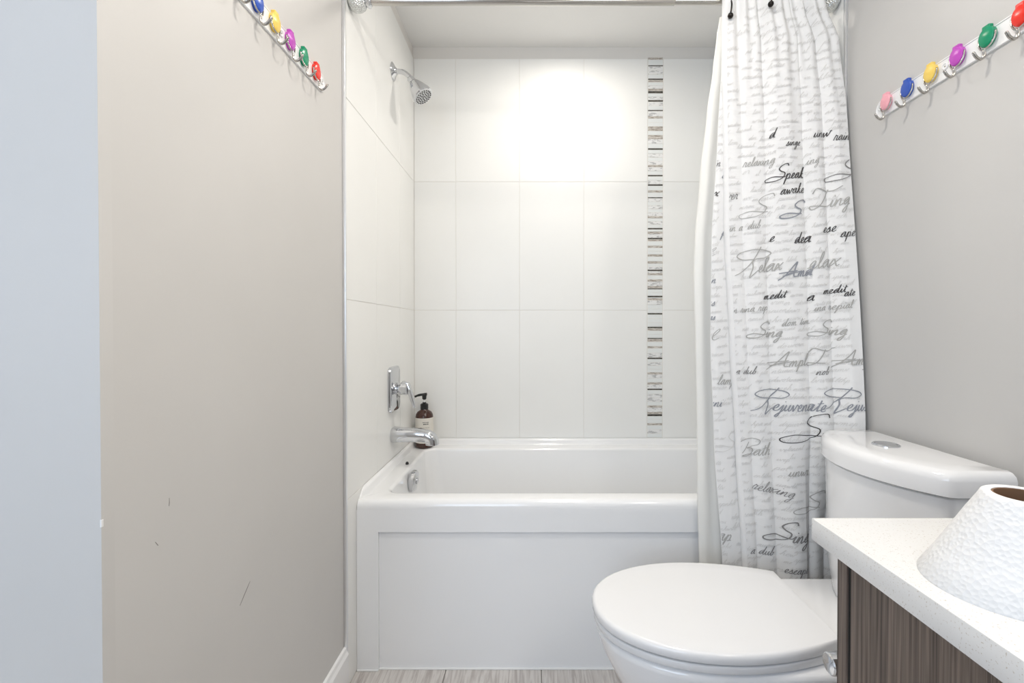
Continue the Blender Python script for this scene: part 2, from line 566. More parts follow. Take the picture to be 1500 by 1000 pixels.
# outside of the rim from below the front edge up and over, then down into the basin
ix0, ix1, iy0, iy1 = -0.492, 0.86, 1.585, 2.172
rings.append(rrect(x0, x1, y0, y1, DECK - 0.030, 0.004))
rings.append(rrect(x0, x1, y0, y1, DECK - 0.026, 0.004))
for k in range(1, 7):
    a = PI / 2 * k / 6
    rings.append(rrect(x0, x1, y0 + 0.020 * (1 - math.cos(a)), y1, DECK - 0.026 + 0.026 * math.sin(a), 0.004))
rings.append(rrect(ix0 - 0.012, ix1 + 0.012, iy0 - 0.012, iy1 + 0.012, DECK, 0.05))
for k in range(1, 6):
    a = PI / 2 * k / 5
    q = 0.012 * (1 - math.sin(a))
    rings.append(rrect(ix0 - q, ix1 + q, iy0 - q, iy1 + q, DECK - 0.012 * (1 - math.cos(a)), 0.05))
rings.append(rrect(ix0 + 0.02, ix1 - 0.06, iy0 + 0.02, iy1 - 0.02, 0.36, 0.07))
rings.append(rrect(ix0 + 0.04, ix1 - 0.13, iy0 + 0.035, iy1 - 0.035, 0.21, 0.09))
rings.append(rrect(ix0 + 0.07, ix1 - 0.18, iy0 + 0.07, iy1 - 0.07, 0.165, 0.09))
rings.append(rrect(ix0 + 0.12, ix1 - 0.23, iy0 + 0.12, iy1 - 0.12, 0.155, 0.09))
obj('basin', *loft(rings, cap0=False), 'acrylic', tub, True, angle=50)
# raised lip along the walls
g = G()
def lip(path, nrm):
    prof = [(0.0, DECK - 0.004), (0.019, DECK), (0.014, DECK + 0.006), (0.012, DECK + 0.018), (0.008, DECK + 0.026), (0.0, DECK + 0.028)]
    vs_ = []
    for p in path:
        k = p[2] if len(p) > 2 else 1.0
        for a, z in prof:
            vs_.append((p[0] + nrm[0] * a * max(k, 0.3), p[1] + nrm[1] * a * max(k, 0.3), DECK - 0.004 + (z - DECK + 0.004) * k))
    n = len(prof)
    q = len(path) - 1
    fs_ = [[j * n + i, j * n + (i + 1) % n, (j + 1) * n + (i + 1) % n, (j + 1) * n + i] for j in range(q) for i in range(n)] + [list(range(n)), [q * n + i for i in range(n)]]
    return vs_, fs_
obj('wall_lip', *lip([(x0, y1), (x1, y1)], (0, -1)), 'acrylic', tub, True, angle=50)
obj('wall_lip', *lip([(x0, y0 + 0.022, 0.05), (x0, y0 + 0.032, 0.35), (x0, y0 + 0.045, 0.75), (x0, y0 + 0.065, 1), (x0, y1, 1)], (1, 0)), 'acrylic', tub, True, angle=50)
obj('wall_lip', *lip([(x1, y0 + 0.022, 0.05), (x1, y0 + 0.032, 0.35), (x1, y0 + 0.045, 0.75), (x1, y0 + 0.065, 1), (x1, y1, 1)], (-1, 0)), 'acrylic', tub, True, angle=50)
# apron: stiles stay flush, the middle panel is set back
PZ = 0.452
g = G()
vs_, fs_ = [], []
def sheet(profile_pts):
    pass
aw = 0.07
RT = DECK - 0.030
av = []
for yy in (y0, y0 + 0.024):
    av += [(x0, yy, 0), (x0 + aw, yy, 0), (x0 + aw, yy, PZ), (x0, yy, PZ), (x1 - aw, yy, 0), (x1, yy, 0), (x1, yy, PZ), (x1 - aw, yy, PZ), (x0, yy, RT), (x1, yy, RT)]
af = [[0, 1, 2, 3], [4, 5, 6, 7], [3, 2, 7, 8], [7, 6, 9, 8]]
af += [[i + 10 for i in f] for f in af]
lo_ = [0, 1, 2, 7, 4, 5, 6, 9, 8, 3]
af += [[lo_[i], lo_[(i + 1) % 10], lo_[(i + 1) % 10] + 10, lo_[i] + 10] for i in range(10)]
obj('apron', av, af, 'acrylic', tub)
obj('apron_panel', *box(x0 + aw, x1 - aw, y0 + 0.009, y0 + 0.022, 0.0, PZ + 0.002), 'acrylic', tub)
obj('caulk_line', *box(x0 + aw, x1 - aw, y0 + 0.003, y0 + 0.010, 0.0, 0.004, 0.001, 1), 'caulk', tub)
obj('caulk_line', *box(x0, x0 + aw, y0 - 0.004, y0 + 0.002, 0.0, 0.004, 0.001, 1), 'caulk', tub)
# overflow plate on the tap end
oy, oz = 1.852, 0.510
ov = obj('overflow_plate', *lathe((-0.487, oy, oz), (1, 0, -0.12), [(0.034, 0), (0.040, 0.006), (0.0415, 0.010), (0.0415, 0.021), (0.037, 0.026), (0.012, 0.028)], 32), 'chrome', tub, True, angle=40)
obj('overflow_knob', *lathe((-0.460, oy, oz - 0.003), (1, 0, -0.10), [(0.012, 0), (0.012, 0.004), (0.008, 0.006)], 20), 'chrome', ov, True, angle=40)
obj('deck_plug', *sphere((-0.515, 1.915, DECK + 0.003), 0.0085, 14, 8, (0.8, 0.8, 1.0)), 'rubber', tub)

# ================================================================== TAPS AND SHOWER
YF = 1.905
sh = thing('showerhead', 'chrome shower head on bent arm from left tiled wall', 'shower head', (XL, 1.92, 2.163))
sy = 1.92
obj('escutcheon', *lathe((XL, sy, 2.163), (1, 0, 0), [(0.034, 0), (0.035, 0.002), (0.030, 0.006), (0.018, 0.011), (0.013, 0.016)], 32), 'chrome', sh, True, angle=40)
arm = catmull([(XL, sy, 2.163), (XL + 0.025, sy, 2.163), (XL + 0.045, sy, 2.159), (XL + 0.064, sy, 2.145), (XL + 0.080, sy, 2.126)], 6)
obj('shower_arm', *tube(arm, 0.0102, 14), 'chrome', sh, True)
ax = Vector((0.55, -0.10, -0.80)).normalized()
hb = Vector((XL + 0.071, sy, 2.136))
hd = obj('head_body', *lathe(hb, ax, [(0.012, 0), (0.015, 0.004), (0.015, 0.022), (0.020, 0.028), (0.024, 0.034), (0.034, 0.058), (0.041, 0.078), (0.043, 0.086), (0.043, 0.096), (0.040, 0.099)], 36), 'chrome', sh, True, angle=35)
M['nozface'] = mat('grey_spray_face', (0.72, 0.73, 0.74), 0.3)
obj('spray_face', *lathe(hb + ax * 0.0985, ax, [(0.0385, 0), (0.0385, 0.0015), (0.036, 0.002)], 32), 'nozface', hd)
g = G()
u_, v_, d_ = frame_of(ax)
for rr, cnt in ((0.032, 20), (0.023, 14), (0.014, 8), (0.005, 3)):
    for k in range(cnt):
        a = 2 * PI * k / cnt + rr * 30
        add(g, *lathe(hb + ax * 0.1 + (u_ * math.cos(a) + v_ * math.sin(a)) * rr, ax, [(0.0027, 0), (0.0022, 0.003)], 6))
nz_ = obj('nozzles', *g, 'rubber', hd)
nz_['kind'] = 'stuff'

vz = 0.868
vl = thing('shower_valve', 'chrome lever valve on rounded plate above the tub spout', 'valve', (XL, YF, vz))
def plate_ring(x, hw, hh, r):
    return [(x, YF + p[0], vz + p[1]) for p in [(q[0], q[1]) for q in rrect(-hw, hw, -hh, hh, 0, r, 6)]]
pl = obj('wall_plate', *loft([plate_ring(XL, 0.066, 0.090, 0.026), plate_ring(XL + 0.005, 0.068, 0.092, 0.027), plate_ring(XL + 0.011, 0.066, 0.090, 0.026), plate_ring(XL + 0.014, 0.060, 0.084, 0.022)]), 'chrome', vl, True, angle=30)
obj('valve_stem', *lathe((XL + 0.013, YF, vz), (1, 0, 0), [(0.024, 0), (0.024, 0.010), (0.017, 0.012), (0.017, 0.020), (0.025, 0.022), (0.026, 0.046), (0.023, 0.05)], 32), 'chrome', vl, True, angle=35)
def bar(rings4):
    return loft(rings4)
lev = []
for (x, z, hw, th) in ((XL + 0.040, vz + 0.022, 0.013, 0.010), (XL + 0.058, vz + 0.020, 0.013, 0.009), (XL + 0.070, vz - 0.01, 0.012, 0.008), (XL + 0.082, vz - 0.05, 0.0105, 0.0065), (XL + 0.090, vz - 0.078, 0.009, 0.005)):
    nx, nz2 = (0.25, 1.0) if z > vz + 0.021 else (0.96, 0.28)
    lev.append([(x + nx * th * s2, YF + hw * s1, z + nz2 * th * s2) for s1, s2 in ((-1, -1), (1, -1), (1, 1), (-1, 1))])
lo = obj('lever_handle', *loft(lev), 'chrome', vl, True)
b2 = lo.modifiers.new('bevel', 'BEVEL'); b2.width = 0.003; b2.segments = 2; b2.limit_method = 'ANGLE'

sz = 0.680
sp = thing('tub_spout', 'chrome tub spout low on the left tiled wall', 'spout', (XL, YF, sz))
rg = []
for (x, z, ry, rz) in ((0.0, 0.0, 0.034, 0.030), (0.004, 0.0, 0.036, 0.032), (0.03, 0.0, 0.034, 0.030), (0.08, -0.001, 0.031, 0.028), (0.115, -0.003, 0.029, 0.027), (0.132, -0.006, 0.028, 0.026)):
    rg.append([(XL + x, YF + ry * math.copysign(abs(math.cos(a)) ** 0.75, math.cos(a)), sz + z + rz * math.copysign(abs(math.sin(a)) ** 0.75, math.sin(a))) for a in [2 * PI * k / 28 for k in range(28)]])
obj('spout_body', *loft(rg), 'chrome', sp, True, angle=60)
tip = []
for t in range(6):
    a = PI / 2 * t / 5
    # sweep the end round and down
    cx, cz = XL + 0.132, sz - 0.032
    pass
    tip.append([(cx + math.sin(a) * (0.004 + (rz2 + 0.026)), YF + ry2, cz + math.cos(a) * (rz2 + 0.026) - (0.0 if t < 5 else 0.008))
                for ry2, rz2 in [(0.028 * math.copysign(abs(math.cos(q)) ** 0.75, math.cos(q)), 0.026 * math.copysign(abs(math.sin(q)) ** 0.75, math.sin(q))) for q in [2 * PI * k / 28 for k in range(28)]]])
obj('spout_tip', *loft(tip), 'chrome', sp, True, angle=60)

# ================================================================== SOAP BOTTLE
bx, by = -0.5090, 2.196
so = thing('soap_bottle', 'amber pump bottle with cream label in the tub corner', 'bottle', (bx, by, DECK))
obj('bottle_body', *lathe((bx, by, DECK), (0, 0, 1), [(0.030, 0), (0.0395, 0.004), (0.041, 0.012), (0.041, 0.142), (0.039, 0.156), (0.032, 0.168), (0.020, 0.175), (0.016, 0.180), (0.016, 0.184)], 36), 'amber', so, True, angle=60)
lb = obj('paper_label', *lathe((bx, by, DECK), (0, 0, 1), [(0.0411, 0.026), (0.0416, 0.0262), (0.0416, 0.142), (0.0411, 0.1422)], 36, cap=False), 'paper_label', so, True, angle=40)
pc = obj('pump_collar', *lathe((bx, by, DECK + 0.180), (0, 0, 1), [(0.0175, 0), (0.0185, 0.002), (0.0185, 0.022), (0.014, 0.026), (0.0085, 0.027), (0.0085, 0.032)], 24), 'black', so, True, angle=35)
obj('pump_stem', *lathe((bx, by, DECK + 0.210), (0, 0, 1), [(0.0045, 0), (0.0045, 0.016)], 14), 'white_plastic', so, True, angle=35)
hg = G()
add(hg, *lathe((bx, by, DECK + 0.224), (0, 0, 1), [(0.006, 0), (0.0095, 0.004), (0.0105, 0.016), (0.012, 0.022), (0.010, 0.027)], 18))
add(hg, *tube(catmull([(bx + 0.012, by, DECK + 0.250), (bx - 0.005, by, DECK + 0.248), (bx - 0.026, by - 0.002, DECK + 0.245), (bx - 0.044, by - 0.004, DECK + 0.238)], 4), [0.0065] * 4 + [0.006] * 5 + [0.005] * 4, 10))
obj('pump_head', *hg, 'black', so, True, angle=40)
def label_print(a0, a1, z0, z1):
    vs_, fs_ = [], []
    k = 5
    for i in range(k + 1):
        a = math.radians(a0 + (a1 - a0) * i / k)
        for rr in (0.0415, 0.0419):
            for z in (z0, z1):
                vs_.append((bx + rr * math.sin(a), by - rr * math.cos(a), DECK + z))
    for i in range(k):
        q, p = i * 4, i * 4 + 4
        fs_ += [[q, p, p + 1, q + 1], [q + 2, q + 3, p + 3, p + 2], [q, q + 2, p + 2, p], [q + 1, p + 1, p + 3, q + 3]]
    fs_ += [[0, 1, 3, 2], [k * 4, k * 4 + 2, k * 4 + 3, k * 4 + 1]]
    return vs_, fs_
g = G()
for rowz, hh, segs in ((0.122, 0.0028, [(2, 9), (11, 17), (20, 23), (26, 31), (33, 40)]), (0.113, 0.0045, [(6, 14), (16, 22), (24, 27), (30, 36), (37, 39)]),
                       (0.098, 0.0010, [(-14, 2), (4, 14), (17, 33), (36, 45)]), (0.087, 0.0014, [(-12, 6), (8, 22), (25, 44)]), (0.081, 0.0010, [(-12, 0), (3, 20), (22, 30)]),
                       (0.094, 0.0012, [(-52, -40)]), (0.089, 0.0012, [(-54, -42)])):
    for a0, a1 in segs:
        add(g, *label_print(a0, a1, rowz, rowz + hh))
obj('label_print', *g, 'ink', lb)

# ================================================================== CURTAIN ROD
RY, RZ = 1.468, CAMZ + 477 * 1.468 / FPX
rod = thing('curtain_rod', 'telescopic brushed nickel shower curtain rod with ball ends', 'curtain rod', (XL, RY, RZ))
jx = (987 - VX) * RY / FPX
obj('outer_tube', *lathe((XL + 0.03, RY, RZ), (1, 0, 0), [(0.0125, 0), (0.0125, jx - XL - 0.032), (0.0115, jx - XL - 0.03)], 24), 'nickel', rod, True, angle=40)
obj('inner_tube', *lathe((jx - 0.02, RY, RZ), (1, 0, 0), [(0.0105, 0), (0.0105, XR - 0.03 - jx + 0.02)], 24), 'nickel', rod, True, angle=40)
for s, xw in ((1, XL), (-1, XR)):
    fp = obj('end_ball', *lathe((xw, RY, RZ), (s, 0, 0), [(0.020, 0.0), (0.0265, 0.004), (0.031, 0.012), (0.033, 0.022), (0.0315, 0.033), (0.027, 0.043), (0.019, 0.050), (0.016, 0.053)], 32), 'hammer', rod, True, angle=50)
    obj('end_collar', *lathe((xw + s * 0.052, RY, RZ), (s, 0, 0), [(0.015, 0), (0.015, 0.003), (0.0205, 0.006), (0.0205, 0.010), (0.016, 0.013), (0.014, 0.018)], 32), 'chrome', fp, True, angle=40)

# ================================================================== CURTAIN AND LINER
def lerp_table(tab, x):
    if x <= tab[0][0]: return tab[0][1]
    for (a, va), (b, vb) in zip(tab, tab[1:]):
        if x <= b:
            t = (x - a) / (b - a)
            t = t * t * (3 - 2 * t) * 0.5 + t * 0.5
            return va + (vb - va) * t
    return tab[-1][1]


def pxX(px, y=1.43):
    return (px - VX) * y / FPX


def pyZ(py, y=1.43):
    return CAMZ - (py - VY) * y / FPX


# edges given as (image row, image column) measured on the cloth, turned into real x per height
HEM = [(-20, 1064), (100, 1063), (330, 1067), (500, 1076), (650, 1085), (830, 1096), (1100, 1102)]
RIGHT = [(-20, 1198), (10, 1207), (60, 1226), (180, 1240), (260, 1250), (350, 1258), (450, 1265), (560, 1271), (640, 1273), (1100, 1273)]
TOPZ = pyZ(-12, 1.44)
BOTZ = 0.12
def row_of(z):
    return VY + (CAMZ - z) * FPX / 1.42
def yb(u, z):
    t = min(1.0, max(0.0, (2.12 - z) / 1.27))
    t = t * t * (3 - 2 * t) * 0.4 + t * 0.6
    y = 1.434 - t * (0.014 + 0.100 * u ** 1.6)
    if z < 0.8:
        y += 0.10 * min(1, (0.8 - z) / 0.3) * max(0, u - 0.55) / 0.45
    return y
LOBES = [(-0.02, 0.12, 0.006), (0.12, 0.31, 0.010), (0.31, 0.625, 0.020), (0.625, 0.80, 0.013), (0.80, 1.03, 0.016)]
def fold(u, z):
    t = min(1.0, max(0.0, (2.15 - z) / 1.6))
    uu = u + 0.018 * math.sin(2.4 * z + 0.4) * math.sin(PI * u)
    v = 0.0
    for a, b, am in LOBES:
        if a <= uu <= b:
            q = (uu - a) / (b - a)
            v = -am * (0.8 + 0.35 * t) * (max(0.0, math.sin(PI * q ** 0.85)) ** 0.8) + 0.006
    top = math.exp(-((2.17 - z) / 0.30) ** 2)
    v += 0.006 * top * math.cos(2 * PI * 8.5 * u + 0.7) + 0.0022 * math.sin(7 * z + 9 * u) * math.sin(23 * u + 2 * z)
    return v
def cur_edges(z):
    r = row_of(z)
    xl = pxX(lerp_table(HEM, r), yb(0, z))
    xr = min(pxX(lerp_table(RIGHT, r), yb(1, z)), XR - 0.008)
    return xl, xr
def cur_pt(u, z):
    xl, xr = cur_edges(z)
    return (xl + (xr - xl) * u, yb(u, z) + fold(u, z) * min(1, 0.35 + u * 6) * min(1, 0.45 + (1 - u) * 6), z)
def cur_y(x, z):
    xl, xr = cur_edges(z)
    u = (x - xl) / (xr - xl)
    if u < 0 or u > 1: return None
    return cur_pt(u, z)[1]
NU, NV = 260, 200
vs_ = [cur_pt(i / NU, TOPZ + (BOTZ - TOPZ) * j / NV) for j in range(NV + 1) for i in range(NU + 1)]
fs_ = [[j * (NU + 1) + i, j * (NU + 1) + i + 1, (j + 1) * (NU + 1) + i + 1, (j + 1) * (NU + 1) + i] for j in range(NV) for i in range(NU)]
ct = thing('shower_curtain', 'white shower curtain printed with grey handwritten words, gathered to the right', 'shower curtain', (0.75, 1.40, BOTZ))
def cloth(name, vs_, fs_, m, th=0.0012, parent=None):
    o = obj(name, vs_, fs_, m, parent, True)
    # normals towards the camera, thickness to the back
    s = o.modifiers.new('thickness', 'SOLIDIFY'); s.thickness = th; s.offset = 0
    return o
cloth('cloth', vs_, fs_, 'cloth', parent=ct)
# the side hem, a doubled band standing at the front edge
def hem_pt(k, z):
    xl, _ = cur_edges(z)
    p = cur_pt(0, z)
    return [(p[0] + 0.001, p[1] - 0.0002, z), (p[0] - 0.004, p[1] + 0.001, z), (p[0] - 0.012, p[1] + 0.010, z), (p[0] - 0.010, p[1] + 0.014, z), (p[0] + 0.002, p[1] + 0.003, z)][k]
vs_ = [hem_pt(k, TOPZ + (BOTZ - TOPZ) * j / 60) for j in range(61) for k in range(5)]
fs_ = [[j * 5 + k, j * 5 + k + 1, (j + 1) * 5 + k + 1, (j + 1) * 5 + k] for j in range(60) for k in range(4)]
obj('hem', vs_, fs_, 'cloth', ct, True)
# the turned-back edge of the cloth to the left of the hem
LEFT = [(-20, 1067), (10, 1064), (100, 1055), (200, 1050), (350, 1042), (500, 1041), (650, 1047), (830, 1060), (1100, 1066)]
def fb_pt(u, z):
    r = row_of(z)
    xl0, _ = cur_edges(z)
    yy = yb(0, z) + 0.012
    xa = pxX(lerp_table(LEFT, r), yy)
    xb_ = xl0 + 0.05
    return (xa + (xb_ - xa) * u, yy + 0.0025 * math.cos(u * 9 + z * 1.3) + 0.003 * (1 - min(1, u * 8)) + 0.003 * u, z)
def fb_y(x, z):
    p0, p1 = fb_pt(0, z), fb_pt(1, z)
    u = (x - p0[0]) / (p1[0] - p0[0])
    if u < 0 or u > 1: return None
    return fb_pt(u, z)[1]
NU2 = 40
vs_ = [fb_pt(i / NU2, TOPZ + (BOTZ - TOPZ) * j / NV) for j in range(NV + 1) for i in range(NU2 + 1)]
fs_ = [[j * (NU2 + 1) + i, j * (NU2 + 1) + i + 1, (j + 1) * (NU2 + 1) + i + 1, (j + 1) * (NU2 + 1) + i] for j in range(NV) for i in range(NU2)]
cloth('turned_edge', vs_, fs_, 'cloth', parent=ct)

LIN = [(-20, 1056), (24, 1051), (32, 1049), (90, 1043), (150, 1035), (250, 1025), (350, 1017.5), (400, 1016), (500, 1019), (640, 1022), (740, 1023), (850, 1026), (1100, 1030)]
def ln_pt(u, z):
    r = row_of(z)
    yy = 1.486 - 0.003 * min(1, max(0, 2.1 - z))
    xa = pxX(lerp_table(LIN, r), yy)
    xb_ = 0.90
    return (xa + (xb_ - xa) * u, yy + 0.005 * math.cos(u * 22 + 0.5 * z) + 0.004 * math.cos(u * 41 + 1.5), z)
LT = pyZ(24, 1.474)
NU3, NV3 = 90, 80
vs_ = [ln_pt(i / NU3, LT + (0.10 - LT) * j / NV3) for j in range(NV3 + 1) for i in range(NU3 + 1)]
fs_ = [[j * (NU3 + 1) + i, j * (NU3 + 1) + i + 1, (j + 1) * (NU3 + 1) + i + 1, (j + 1) * (NU3 + 1) + i] for j in range(NV3) for i in range(NU3)]
tag(cloth('shower_liner', vs_, fs_, 'liner', 0.0008), 'plain cream-white shower liner showing left of the printed curtain', 'shower liner')

# curtain hooks on the rod
HK = [(1067, 26, 'black ball-tipped curtain hook nearest the visible rod'), (1122, 14, 'black ball-tipped curtain hook, second along the printed curtain')]
for px, py, lab in HK:
    hx = pxX(px, 1.43)
    t = thing('curtain_hook', lab, 'curtain hook', (hx, RY, RZ), 'black curtain hooks')
    bz = pyZ(py, 1.425)
    by_ = (cur_y(hx, bz) or yb(0, bz)) - 0.009
    pth = [(hx + 0.012, RY + 0.017 * math.cos(a), RZ + 0.017 * math.sin(a)) for a in [math.radians(v) for v in range(-60, 181, 20)]]
    pth += [(hx + 0.008, RY - 0.026, RZ - 0.010), (hx + 0.003, by_ - 0.002, (RZ + bz) / 2 - 0.004), (hx, by_, bz + 0.004)]
    obj('wire', *tube(catmull(pth, 3), 0.0024, 8), 'blackm', t, True)
    obj('ball_tip', *sphere((hx, by_, bz), 0.0085, 16, 10), 'blackm', t, True)

# ------------------------------------------------------------------ handwriting on the cloth
F = {
 'a': (1.0, [[(0, .1), (.3, .6), (.72, .95), (.4, 1), (.1, .5), (.28, .02), (.62, .4), (.76, 1), (.72, .3), (.82, .02), (1.0, .15)]]),
 'b': (.85, [[(0, .1), (.4, 1.2), (.5, 2), (.35, 2), (.22, 1), (.25, .05), (.6, .15), (.65, .7), (.4, .75), (.85, .7)]]),
 'c': (.75, [[(0, .1), (.55, .85), (.45, 1), (.15, .6), (.2, .1), (.45, 0), (.75, .2)]]),
 'd': (1.0, [[(0, .1), (.7, .9), (.4, 1), (.1, .5), (.28, .02), (.62, .5), (.85, 2), (.75, .8), (.75, .1), (1.0, .15)]]),
 'e': (.75, [[(0, .1), (.4, .45), (.55, .85), (.38, 1), (.15, .6), (.22, .1), (.48, .02), (.75, .2)]]),
 'f': (.75, [[(0, .1), (.4, 1), (.6, 1.9), (.4, 2), (.3, 1), (.25, -.3), (.2, -1), (.05, -.8), (.35, .1), (.75, .2)]]),
 'g': (.95, [[(0, .1), (.7, .95), (.4, 1), (.1, .5), (.3, .05), (.62, .45), (.75, .95), (.68, -.3), (.5, -1), (.25, -1), (.28, -.6), (.68, -.1), (.95, .15)]]),
 'h': (1.0, [[(0, .1), (.4, 1.2), (.5, 2), (.35, 2), (.25, 1), (.18, 0), (.35, .6), (.6, .95), (.7, .6), (.68, .15), (.78, .02), (1.0, .2)]]),
 'i': (.55, [[(0, .1), (.28, .95), (.24, .3), (.34, .02), (.55, .2)], [(.36, 1.4), (.42, 1.5)]]),
 'j': (.55, [[(0, .1), (.35, .95), (.3, 0), (.15, -.9), (-.05, -.9), (.05, -.5), (.55, .15)], [(.42, 1.4), (.48, 1.5)]]),
 'k': (.9, [[(0, .1), (.4, 1.2), (.5, 2), (.35, 2), (.22, 1), (.15, 0), (.3, .6), (.6, .95), (.35, .55), (.55, .2), (.7, 0), (.9, .15)]]),
 'l': (.6, [[(0, .1), (.36, .9), (.5, 1.8), (.38, 2.1), (.24, 1.6), (.22, .4), (.34, .02), (.6, .2)]]),
 'm': (1.4, [[(0, .1), (.15, .9), (.18, .5), (.13, 0), (.28, .65), (.5, .98), (.56, .6), (.52, 0), (.68, .65), (.92, .98), (1.0, .6), (.98, .15), (1.1, .02), (1.4, .2)]]),
 'n': (1.0, [[(0, .1), (.15, .9), (.18, .5), (.13, 0), (.3, .65), (.56, .98), (.64, .6), (.62, .15), (.74, .02), (1.0, .2)]]),
 'o': (.85, [[(0, .1), (.4, .95), (.14, .6), (.24, .05), (.56, .2), (.62, .75), (.4, 1), (.58, .82), (.85, .85)]]),
 'p': (.95, [[(0, .1), (.25, 1), (.2, 0), (.05, -1), (.15, .2), (.45, .95), (.72, .7), (.62, .1), (.38, .05), (.95, .15)]]),
 'r': (.75, [[(0, .1), (.2, 1.1), (.33, .92), (.52, .95), (.46, .3), (.54, .02), (.75, .2)]]),
 's': (.75, [[(0, 0), (.3, .6), (.45, 1.08), (.5, .7), (.6, .35), (.42, 0), (.2, .08), (.75, .15)]]),
 't': (.6, [[(0, .1), (.32, 1), (.38, 1.7), (.3, .5), (.36, .02), (.6, .2)], [(.05, 1.15), (.75, 1.28)]]),
 'u': (1.0, [[(0, .1), (.2, .95), (.17, .3), (.32, .02), (.6, .4), (.72, .95), (.68, .3), (.8, .02), (1.0, .2)]]),
 'v': (.85, [[(0, .3), (.15, .95), (.28, .3), (.38, 0), (.58, .6), (.66, 1), (.85, .85)]]),
 'w': (1.2, [[(0, .3), (.15, .95), (.26, .3), (.36, 0), (.56, .8), (.64, .3), (.76, 0), (.96, .6), (1.0, 1), (1.2, .85)]]),
 'x': (.85, [[(0, .6), (.18, .95), (.42, .5), (.62, .05), (.85, .2)], [(.0, -.05), (.4, .5), (.82, 1.02)]]),
 'y': (.95, [[(0, .1), (.2, .95), (.17, .3), (.32, .02), (.6, .4), (.72, .95), (.65, -.3), (.45, -1), (.22, -1), (.28, -.6), (.95, .15)]]),
 'z': (.8, [[(0, .7), (.3, .98), (.55, .9), (.3, .4), (.05, .02), (.35, .1), (.55, .0), (.8, .2)]]),
 'R': (2.1, [[(1.7, 3.6), (1.45, 2.9), (.8, 1.4), (.0, .4), (-1.1, -.1)],
            [(1.1, 1.9), (-.4, 2.05), (-1.5, 2.55), (-.9, 3.1), (.8, 3.3), (2.6, 3.05), (3.4, 2.5), (2.7, 2.0), (1.5, 1.95), (1.0, 1.6), (1.25, .8), (1.2, -.6), (1.5, -.3), (2.1, .3)]]),
 'S': (2.0, [[(2.0, 2.5), (1.7, 2.95), (.9, 2.75), (.5, 2.1), (1.0, 1.6), (1.7, 1.2), (1.6, .4), (.6, -.1), (-.8, -.05), (-1.1, .4), (-.2, .75), (1.2, .55), (2.0, .5)]]),
 'T': (1.7, [[(-.9, 2.2), (-.6, 2.9), (.4, 2.6), (1.6, 2.3), (2.6, 2.8)], [(1.1, 2.6), (.9, 1.5), (.4, .3), (-.4, -.1), (-.7, .4), (.3, .3), (1.7, .2)]]),
 'B': (1.9, [[(.6, 2.4), (.3, 1.1), (-.2, .1), (-.6, -.2)], [(-.9, 2.0), (-.6, 2.7), (.6, 3.0), (2.0, 2.7), (2.1, 2.0), (1.1, 1.5), (.5, 1.4), (1.5, 1.2), (1.7, .5), (.9, 0), (.2, .1), (1.0, .3), (1.9, .2)]]),
 'A': (1.9, [[(-1.0, -.3), (-.2, .4), (.9, 2.2), (1.3, 2.7), (1.2, 1.4), (1.3, .2), (1.9, .1)], [(-1.2, .9), (.2, 1.0), (1.7, 1.1), (.4, .7), (-.5, .3)]]),
 'D': (1.8, [[(.5, 2.5), (.3, 1.2), (0, .1), (-.5, -.1), (-.4, .3), (.5, .1), (1.5, .4), (1.8, 1.5), (1.2, 2.4), (.1, 2.6), (-.7, 2.1)]]),
}


def strokes(text, slant=0.38):
    out, x = [], 0.0
    cur_ = []
    for ch in text:
        if ch == ' ':
            if cur_: out.append(cur_); cur_ = []
            x += 0.8
            continue
        wdt, ss = F[ch]
        for si, s in enumerate(ss):
            pts = [(p[0] + x + p[1] * slant, p[1]) for p in s]
            cap = ch.isupper()
            if si == (len(ss) - 1 if cap else 0):
                if cap:
                    if cur_: out.append(cur_)
                    cur_ = pts
                else:
                    cur_ = cur_ + (pts[1:] if cur_ else pts)
            else:
                out.append(pts)
        x += wdt
    if cur_: out.append(cur_)
    return out, x


def ribbon(g, pts2, wid, yfun, zfloor=-1e9, off=0.0022, sub=4, rot=0.0, xlim=None):
    """pts2: (x, z) on the cloth; wid: stroke width; wraps the ribbon on the cloth surface"""
    cv = catmull([(p[0], p[1], 0) for p in pts2], sub)
    prev = None
    n = len(cv)
    for i, p in enumerate(cv):
        a, b = cv[max(0, i - 1)], cv[min(n - 1, i + 1)]
        d = (b - a)
        if d.length < 1e-9:
            continue
        d.normalize()
        # pen held at an angle: strokes going up are thin, going down thick
        k = 0.55 + 0.6 * abs(d.x * 0.35 - d.y * 0.8)
        nx, nz = -d.y * wid * k / 2, d.x * wid * k / 2
        pa, pb = (p.x + nx, p.y + nz), (p.x - nx, p.y - nz)
        if xlim and not (xlim[0] <= p.x <= xlim[1]):
            prev = None
            continue
        ya, yb_ = yfun(*pa), yfun(*pb)
        if ya is None or yb_ is None:
            prev = None
            continue
        m = len(g[0])
        g[0].append((pa[0], ya - off, pa[1])); g[0].append((pb[0], yb_ - off, pb[1]))
        if prev is not None:
            g[1].append([prev, prev + 1, m + 1, m])
        prev = m


